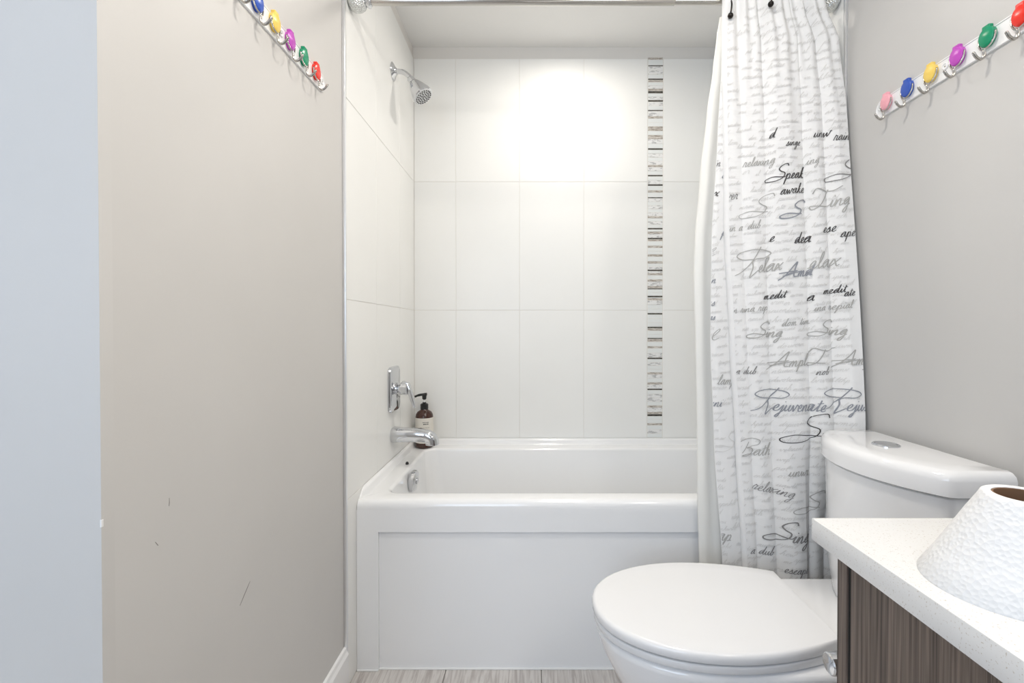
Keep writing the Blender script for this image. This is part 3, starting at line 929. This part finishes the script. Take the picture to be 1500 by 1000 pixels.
def write(text, px, py, xh, colour, lw=1.3, yfun=cur_y, tilt=0.0, clip=None, slant=0.38, stretch=1.0, mirror=False, name='printed_word'):
    y = 1.40
    for _ in range(5):
        X, Z = pxX(px, y), pyZ(py, y)
        q = yfun(X, Z)
        if q is None: break
        y = q
    k = y / FPX
    ss, wdt = strokes(text, slant)
    g = G()
    xl = None
    if clip:
        xl = (pxX(clip[0], y), pxX(clip[1], y))
    for s in ss:
        pts = []
        for a, b in s:
            if mirror: a = wdt - a
            a *= stretch
            pts.append((X + k * xh * (a * math.cos(tilt) - b * math.sin(tilt)), Z + k * xh * (a * math.sin(tilt) + b * math.cos(tilt))))
        ribbon(g, pts, lw * 0.82 * k, yfun, xlim=xl)
    if g[1]:
        o = obj(name, g[0], g[1], colour, ct)
        return o


WORDS = [
 # upper small dark words
 ('d', 1124, 205, 7, 'ink_dark', 1.5), ('singe', 1149, 215, 5.5, 'ink_dark', 1.2), ('unw', 1189, 203, 7, 'ink_dark', 1.3), ('rain', 1218, 208, 7, 'ink_dark', 1.3),
 ('relaxing', 1086, 247, 6.2, 'ink_light', 1.3), ('Speak', 1130, 266, 7.5, 'ink_dark', 1.9), ('ing', 1178, 243, 6, 'ink_light', 1.1),
 ('S', 1222, 264, 10, 'ink_mid', 2.0), ('awake', 1141, 286, 7, 'ink_dark', 1.5), ('ver', 1068, 290, 7, 'ink_mid', 1.3),
 ('S', 1096, 318, 10, 'ink_light', 1.5), ('S', 1152, 319, 8, 'ink_blue', 2.6), ('Ting', 1193, 306, 10, 'ink_light', 2.0),
 ('in a dub', 1072, 337, 6, 'ink_light', 1.2), ('e', 1125, 355, 7, 'ink_dark', 1.6), ('dea', 1162, 357, 8, 'ink_dark', 2.0), ('ese', 1204, 341, 7, 'ink_dark', 1.5), ('ape', 1229, 348, 7, 'ink_dark', 1.4),
 ('Relax', 1086, 402, 10.2, 'ink_light', 1.9), ('elax', 1181, 395, 11, 'ink_light', 1.9, (1170, 1250)),
 ('Amd', 1150, 407, 8, 'ink_blue', 2.6), ('A', 1250, 410, 6, 'ink_mid', 1.8),
 ('medit', 1118, 439, 5.8, 'ink_dark', 1.5), ('medit', 1205, 431, 5.8, 'ink_dark', 1.5), ('ate', 1235, 434, 5.8, 'ink_dark', 1.4), ('a', 1181, 441, 7, 'ink_dark', 1.6),
 ('in rina rep', 1075, 459, 5.5, 'ink_light', 1.2), ('ina repial', 1190, 456, 5.5, 'ink_light', 1.3),
 ('dom tim', 1144, 478, 5.5, 'ink_light', 1.3), ('ab', 1253, 478, 6, 'ink_mid', 1.4),
 ('Sing', 1103, 494, 7.5, 'ink_light', 2.0), ('Sing', 1193, 491, 7.5, 'ink_light', 2.0),
 ('Ampl T', 1133, 538, 8, 'ink_light', 2.0), ('Amp', 1227, 535, 8, 'ink_light', 2.2),
 ('a dub', 1082, 549, 5.5, 'ink_mid', 1.1), ('nob', 1193, 549, 5.5, 'ink_mid', 1.1),
 ('Rejuvenate', 1112, 601, 9.3, 'ink_blue', 1.9), ('Rejuven', 1214, 600, 9.3, 'ink_blue', 1.9, (1190, 1272)),
 ('S', 1164, 647, 13, 'ink_dark', 1.8), ('Bath', 1090, 671, 8.5, 'ink_light', 1.5), ('unwi', 1155, 698, 7.2, 'ink_light', 1.4, (1150, 1200)),
 ('relaxing', 1102, 716, 7.2, 'ink_mid', 1.2), ('S', 1177, 752, 10, 'ink_light', 1.7),
 ('Sing', 1131, 790, 10.0, 'ink_mid', 2.4), ('a dub', 1100, 812, 6.2, 'ink_mid', 1.2), ('escape', 1149, 839, 6.0, 'ink_mid', 1.3, (1150, 1200)),
]
for wd_ in WORDS:
    clip = wd_[6] if len(wd_) > 6 else None
    tl = 0.10 if wd_[0] not in ('Rejuvenate', 'Rejuven', 'Sing', 'a dub') else 0.03
    if wd_[0] in ('relaxing', 'medit') and wd_[2] > 600: tl = -0.14
    write(wd_[0], wd_[1], wd_[2], wd_[3], wd_[4], wd_[5], tilt=tl, clip=clip, stretch=0.93 if wd_[0].startswith('Re') else 1.25 if wd_[0] == 'S' else 1.06)
for tx, px, py, xh, c, lw in [('in', 1052, 238, 6, 'ink_mid', 1.3), ('ub', 1056, 262, 6, 'ink_blue', 1.5), ('x', 1052, 283, 7, 'ink_dark', 1.5), ('P', 1056, 345, 7, 'ink_blue', 1.6),
                              ('c', 1044, 372, 12, 'ink_light', 1.2), ('an', 1042, 413, 6, 'ink_blue', 1.3), ('as', 1042, 447, 6, 'ink_blue', 1.2), ('vas', 1040, 468, 5, 'ink_blue', 1.3), ('c', 1046, 498, 16, 'ink_light', 1.5),
                              ('lamp', 1050, 563, 7, 'ink_light', 1.4), ('uni', 1045, 598, 7, 'ink_blue', 1.3), ('S', 1055, 660, 10, 'ink_faint', 1.5), ('ap', 1058, 800, 10, 'ink_light', 1.8)]:
    write(tx if tx != 'P' else 'p', px, py, xh, c, lw, yfun=fb_y)

# faint lines of tiny unreadable script across the whole cloth
rs = random.Random(11)
SCR = 'nuimcelrtahosdvwp'
def script_rows(yfun, p0, p1, px_step=12.6):
    g = G()
    row = 18.0
    while row < 850:
        px = p0(row) + rs.uniform(-6, 3)
        while px < p1(row):
            wtext = ''.join(rs.choice(SCR) for _ in range(rs.randint(2, 6)))
            y = 1.40
            for _ in range(4):
                X, Z = pxX(px, y), pyZ(row + rs.uniform(-1.2, 1.2), y)
                q = yfun(X, Z)
                if q is None: break
                y = q
            k = y / FPX
            ss, wdt = strokes(wtext, 0.5)
            xh = rs.uniform(3.4, 4.8)
            tl = rs.uniform(0.05, 0.2)
            for s in ss:
                pts = [(X + k * xh * (a * 1.15 - b * tl), Z + k * xh * (b * 0.85 + a * tl * 0.9)) for a, b in s]
                ribbon(g, pts, 0.74 * k, yfun, off=0.0016, sub=3)
            px += (wdt * xh * 1.15) + rs.uniform(3, 12)
        row += px_step
    return g
g = script_rows(cur_y, lambda r: lerp_table(HEM, r), lambda r: lerp_table(RIGHT, r))
o = obj('faint_script', *g, 'ink_faint', ct)
o['kind'] = 'stuff'
g = script_rows(fb_y, lambda r: lerp_table(LEFT, r), lambda r: lerp_table(HEM, r))
o = obj('faint_script', *g, 'ink_faint', ct)
o['kind'] = 'stuff'

# ================================================================== HOOK RACKS
def rack(xw, s, ys, zc, cols, label, rail_y):
    """s: +1 when the wall faces +x"""
    t = thing('hook_rack', label, 'hook rack', (xw, sum(rail_y) / 2, zc))
    a, b = rail_y
    hh = 0.0245
    def outline(inset, n=10):
        pts = []
        r = hh - inset
        for k in range(n + 1):
            q = PI / 2 - PI * k / n
            pts.append((b - hh + r * math.cos(q), zc + r * math.sin(q)))
        for k in range(n + 1):
            q = -PI / 2 - PI * k / n
            pts.append((a + hh + r * math.cos(q), zc + r * math.sin(q)))
        return pts
    rings = []
    for ins, d in ((0.0, 0.0), (0.0, 0.0035), (0.0012, 0.0048), (0.003, 0.0048), (0.0042, 0.0034)):
        rings.append([(xw + s * d, p[0], p[1]) for p in outline(ins)])
    obj('rail', *loft(rings), 'white_plastic', t, True, angle=30)
    f0 = xw + s * 0.0034
    for yy in (a + 0.017, (ys[2] + ys[3]) / 2, b - 0.017):
        sc = obj('screw_cover', *lathe((f0, yy, zc + 0.004), (s, 0, 0), [(0.0075, 0), (0.0075, 0.002), (0.0062, 0.003), (0.0055, 0.0016), (0.002, 0.0016)], 20), 'white_plastic', t, True, angle=35)
        obj('screw', *lathe((f0 + s * 0.0016, yy, zc + 0.004), (s, 0, 0), [(0.002, 0), (0.0017, 0.001)], 10), 'steel', sc)
    for yy, c in zip(ys, cols):
        zk = zc + 0.0065
        # plastic cap: egg outline with a ridge down the middle and a tab at the top
        rings = []
        for sc_, d in ((0.96, 0.0), (1.0, 0.003), (1.0, 0.0085), (0.93, 0.0098)):
            ring = []
            for k in range(28):
                q = 2 * PI * k / 28
                w_ = 0.0165 * (1 + 0.10 * math.sin(q))
                ry_, rz_ = w_ * math.cos(q) * sc_, 0.0205 * math.sin(q) * sc_
                ring.append((f0 + s * d, yy + ry_, zk + rz_))
            rings.append(ring)
        vs_, fs_ = loft(rings, cap1=False)
        n0 = len(vs_)
        # ridge line closing the cap
        vs_ = list(vs_) + [(f0 + s * 0.0135, yy, zk + 0.015), (f0 + s * 0.0120, yy, zk - 0.016)]
        last = 3 * 28
        for k in range(28):
            q0, q1 = k, (k + 1) % 28
            top = math.sin(2 * PI * (k + 0.5) / 28) > 0
            fs_.append([last + q0, last + q1, n0 if top else n0 + 1])
        fs_.append([last + 0, n0, n0 + 1])
        fs_.append([last + 14, n0 + 1, n0])
        g = (vs_, fs_)
        g = add(G(), vs_, fs_)
        add(g, *box(min(f0, f0 + s * 0.010), max(f0, f0 + s * 0.010), yy - 0.0085, yy + 0.0085, zk + 0.012, zk + 0.0245, 0.002, 2))
        cp = obj('hook_cap', *g, c, t, True, angle=16)
        cp['label'] = c + ' plastic hook cap'
        # wire: two strands hug the cap, meet under it and end in a J
        h = G()
        for sg in (-1, 1):
            add(h, *tube(catmull([(f0 + s * 0.006, yy + sg * 0.0185, zk + 0.004), (f0 + s * 0.007, yy + sg * 0.0172, zk - 0.009), (f0 + s * 0.009, yy + sg * 0.0105, zk - 0.0205), (f0 + s * 0.012, yy + sg * 0.0022, zk - 0.0265), (f0 + s * 0.0115, yy + sg * 0.0019, zk - 0.034),
                                         (f0 + s * 0.013, yy + sg * 0.0019, zk - 0.0425), (f0 + s * 0.019, yy + sg * 0.0019, zk - 0.0465), (f0 + s * 0.028, yy + sg * 0.0019, zk - 0.0415), (f0 + s * 0.034, yy + sg * 0.0017, zk - 0.033)], 4), 0.0017, 8))
        add(h, *tube([(f0 + s * 0.034, yy - 0.0019, zk - 0.033), (f0 + s * 0.0348, yy, zk - 0.032), (f0 + s * 0.034, yy + 0.0019, zk - 0.033)], 0.0017, 8))
        obj('wire_hook', *h, 'steel', cp, True)


rack(PXR, -1, [1.259, 1.189, 1.119, 1.049, 0.980, 0.912], 1.712, ['pink', 'blue', 'yellow', 'magenta', 'green', 'red'],
     'white hook rack with six coloured caps on the right wall', (0.868, 1.303))
rack(PXL, 1, [1.241, 1.174, 1.108, 1.042, 0.976, 0.910], 1.782, ['red', 'green', 'magenta', 'yellow', 'blue', 'pink'],
     'white hook rack with six coloured caps on the left wall', (0.866, 1.300))

# ================================================================== TOILET
TY = 1.128
to = thing('toilet', 'white toilet with closed lid and dual-flush tank against the right wall', 'toilet', (0.55, TY, 0))


def seat_ring(x0_, x1_, hw, z, xw=None, hb=None, n=26):
    """D outline: round front at x0, straight back edge at x1"""
    xw = xw if xw is not None else x0_ + (x1_ - x0_) * 0.53
    hb = hb if hb is not None else hw * 0.72
    pts = []
    for k in range(n + 1):
        q = PI / 2 + PI * k / n
        pts.append((xw + (xw - x0_) * math.cos(q), TY + hw * math.copysign(abs(math.sin(q)) ** 0.92, math.sin(q)), z))
    m_ = 10
    for sg, rng in ((-1, range(1, m_ + 1)), (1, range(m_, 0, -1))):
        for k in rng:
            t = k / m_
            pts.append((xw + (x1_ - xw) * t, TY + sg * (hw + (hb - hw) * t * t), z))
    return pts


LZ = 0.452
def slab(x0_, x1_, hw, z0, z1, rnd_, hb=None, xw=None):
    rr = []
    rr.append(seat_ring(x0_ + 0.016, x1_, hw - 0.016, z0, hb=hb, xw=xw))
    rr.append(seat_ring(x0_ + 0.002, x1_, hw - 0.002, z0, hb=hb, xw=xw))
    rr.append(seat_ring(x0_, x1_, hw, z0 + 0.003, hb=hb, xw=xw))
    for k in range(6):
        a = PI / 2 * k / 5
        q = rnd_ * (1 - math.cos(a))
        rr.append(seat_ring(x0_ + q, x1_ - q * 0.1, hw - q, z1 - rnd_ + rnd_ * math.sin(a), hb=(hb - q * 0.3) if hb else None, xw=xw))
    rr.append(seat_ring(x0_ + 0.06, x1_ - 0.02, hw - 0.05, z1 + 0.002, hb=(hb - 0.03) if hb else None, xw=xw))
    return loft(rr)
obj('seat_lid', *slab(0.146, 0.656, 0.192, LZ - 0.022, LZ, 0.010, hb=0.140, xw=0.42), 'seat', to, True, angle=50)
obj('seat', *slab(0.150, 0.656, 0.188, LZ - 0.044, LZ - 0.0275, 0.004, hb=0.137, xw=0.42), 'seat', to, True, angle=50)
for sg in (-1, 1):
    obj('seat_hinge', *box(0.664, 0.682, TY + sg * 0.075 - 0.018, TY + sg * 0.075 + 0.018, LZ - 0.044, LZ - 0.024, 0.004), 'seat', to, True, angle=40)
bw = []
for (z, xa, xb_, hw, xw) in ((0.0, 0.30, 0.90, 0.118, 0.50), (0.012, 0.292, 0.90, 0.122, 0.50), (0.05, 0.295, 0.90, 0.119, 0.5), (0.14, 0.285, 0.90, 0.121, 0.48), (0.22, 0.245, 0.90, 0.135, 0.46), (0.29, 0.198, 0.90, 0.158, 0.44),
                         (0.345, 0.170, 0.90, 0.176, 0.43), (0.385, 0.156, 0.90, 0.184, 0.42), (0.396, 0.154, 0.90, 0.185, 0.42), (0.4025, 0.162, 0.90, 0.177, 0.42)):
    bw.append(seat_ring(xa, xb_, hw, z, xw=xw, hb=min(hw, 0.15)))
obj('bowl', *loft(bw), 'porcelain', to, True, angle=60)
# rear deck between the seat and the tank
obj('rear_deck', *box(0.668, 0.935, TY - 0.165, TY + 0.165, 0.36, 0.420, 0.010, 4), 'porcelain', to, True, angle=40)
TC = 1.106
def tank_ring(z, xback, xfront, xside, hw, n=30, rc=0.02):
    """plan: straight back on the wall, bowed front"""
    sag = xside - xfront
    R = (hw * hw + sag * sag) / (2 * sag)
    cx = xfront + R
    a0 = math.asin(min(1, (hw - 0.006) / R))
    pts = []
    for k in range(n + 1):
        a = -a0 + 2 * a0 * k / n
        pts.append((cx - R * math.cos(a), TC + R * math.sin(a), z))
    xe = cx - R * math.cos(a0)
    for dx, dy in ((0.006, 0.003), (0.016, 0.006)):
        pts.append((xe + dx, TC + hw - 0.006 + dy, z))
    pts.append((xback, TC + hw, z))
    pts.append((xback, TC - hw, z))
    for dx, dy in ((0.016, 0.006), (0.006, 0.003)):
        pts.append((xe + dx, TC - hw + 0.006 - dy, z))
    return pts
tk = []
for z, xf, xs, hw in ((0.405, 0.775, 0.835, 0.172), (0.44, 0.762, 0.828, 0.180), (0.50, 0.754, 0.824, 0.186), (0.62, 0.749, 0.823, 0.191), (0.774, 0.746, 0.822, 0.194), (0.778, 0.752, 0.828, 0.190)):
    tk.append(tank_ring(z, 0.94, xf, xs, hw))
obj('tank', *loft(tk), 'porcelain', to, True, angle=50)
tl_ = []
TZ = 0.832
for z, q in ((0.7795, 0.004), (0.782, 0.0), (0.812, 0.0), (0.8215, 0.0022), (0.8285, 0.008), (0.8315, 0.016), (0.8325, 0.05)):
    tl_.append(tank_ring(z, 0.9415 - q * 0.3, 0.737 + q, 0.815 + q, 0.203 - q))
lid = obj('tank_lid', *loft(tl_), 'porcelain', to, True, angle=50)
fbx, fby = 0.845, 1.115
fb = obj('flush_button', *lathe((fbx, fby, TZ), (0, 0, 1), [(0.0285, 0), (0.0285, 0.003), (0.026, 0.005), (0.0225, 0.0045), (0.022, 0.003), (0.020, 0.0045), (0.002, 0.005)], 36), 'chrome', lid, True, angle=35)
to_w = obj('floor_caulk', *loft([seat_ring(0.294, 0.90, 0.124, 0.0, xw=0.5, hb=0.13), seat_ring(0.294, 0.90, 0.124, 0.003, xw=0.5, hb=0.13)]), 'caulk', to)

# ================================================================== VANITY
VT = 0.850
CY1, CX0 = 0.6425, 0.385
va = thing('vanity_cabinet', 'dark grey-brown wood-grain vanity cabinet under the white counter', 'cabinet', (0.68, 0.1, 0))
VY0 = -0.62
fx = 0.410
obj('side_panel', *box(fx, 0.955, 0.6075, 0.6256, 0.0, VT - 0.0305, 0.0008, 1), 'wood', va)
obj('side_panel', *box(fx, 0.955, VY0, VY0 + 0.018, 0.0, VT - 0.0305, 0.0008, 1), 'wood', va)
obj('body', *box(fx + 0.0195, 0.955, VY0 + 0.0185, 0.6072, 0.09, VT - 0.031), 'gap', va)
obj('gap_shade_strip', *box(fx + 0.003, fx + 0.0194, 0.6002, 0.6072, 0.095, VT - 0.031), 'gap', va)  # black filler near the front, painted-in shade of the door gap
obj('toe_kick', *box(fx + 0.06, fx + 0.075, VY0 + 0.0185, 0.607, 0.0, 0.0895), 'wood', va)
dy1 = 0.5995
dw = (dy1 - (VY0 + 0.024)) / 3
for k in range(3):
    a = VY0 + 0.024 + dw * k
    dr = obj('door', *box(fx, fx + 0.019, a + (0.0015 if k else 0), a + dw - (0.0015 if k < 2 else 0), 0.095, VT - 0.034, 0.001, 1), 'wood', va)
    ky = a + 0.04
    if k < 2:
        obj('handle', *tube(catmull([(fx, ky, 0.60), (fx - 0.022, ky, 0.60), (fx - 0.028, ky, 0.61), (fx - 0.028, ky, 0.69), (fx - 0.022, ky, 0.70), (fx, ky, 0.70)], 3), 0.0045, 10), 'chrome', dr, True)
ctp = obj('countertop', *box(CX0, 0.9565, VY0 - 0.012, CY1, VT - 0.030, VT, 0.0015, 2), 'quartz', smooth=True, angle=40)
tag(ctp, 'white speckled quartz countertop on the dark vanity', 'countertop')

# toilet paper holder on the far side of the vanity
hp = thing('paper_holder', 'chrome paper holder on the vanity side, its round end showing by the toilet', 'paper holder', (0.50, 0.626, 0.62))
hz, hy = 0.617, 0.684
obj('mount_plate', *lathe((0.56, 0.6258, hz), (0, 1, 0), [(0.024, 0), (0.024, 0.006), (0.020, 0.010)], 28), 'chrome', hp, True, angle=35)
obj('post', *tube(catmull([(0.56, 0.632, hz), (0.56, 0.66, hz), (0.555, 0.678, hz), (0.538, hy, hz), (0.52, hy, hz)], 5), 0.008, 14), 'chrome', hp, True)
obj('bar', *lathe((0.52, hy, hz), (-1, 0, 0), [(0.008, -0.004), (0.008, 0.072)], 20), 'chrome', hp, True, angle=35)
obj('end_cap', *lathe((0.451, hy, hz), (-1, 0, 0), [(0.010, 0), (0.0152, 0.003), (0.0152, 0.013), (0.0135, 0.015), (0.011, 0.0138)], 28), 'chrome', hp, True, angle=35)

# toilet roll pulled up into a cone, standing on the counter
tp = thing('toilet_roll', 'white embossed toilet roll pulled up into a cone on the counter', 'toilet roll', (0.478, 0.4695, VT))
def circ(cx, cy, z, r, n=48):
    return [(cx + r * math.cos(2 * PI * k / n), cy + r * math.sin(2 * PI * k / n), z) for k in range(n)]
cb, ctop = (0.478, 0.4695), (0.4975, 0.4695)
rg = []
HT = 0.093
for t, r in ((0.0, 0.0695), (0.02, 0.070), (0.25, 0.0605), (0.5, 0.0515), (0.75, 0.0425), (0.95, 0.0348), (0.99, 0.0335), (1.0, 0.0320)):
    rg.append(circ(cb[0] + (ctop[0] - cb[0]) * t, cb[1], VT + HT * t, r))
rg.append(circ(ctop[0], ctop[1], VT + HT - 0.0005, 0.0255))
rg.append(circ(ctop[0], ctop[1], VT + HT - 0.012, 0.0252))
obj('paper', *loft(rg, cap1=False), 'tissue', tp, True, angle=50)
co = lathe((ctop[0], ctop[1], VT + 0.004), (0, 0, 1), [(0.0236, 0), (0.0236, HT - 0.005), (0.0250, HT - 0.005), (0.0250, 0)], 40, cap=False)
obj('cardboard_core', *co, 'cardboard', tp, True, angle=40)
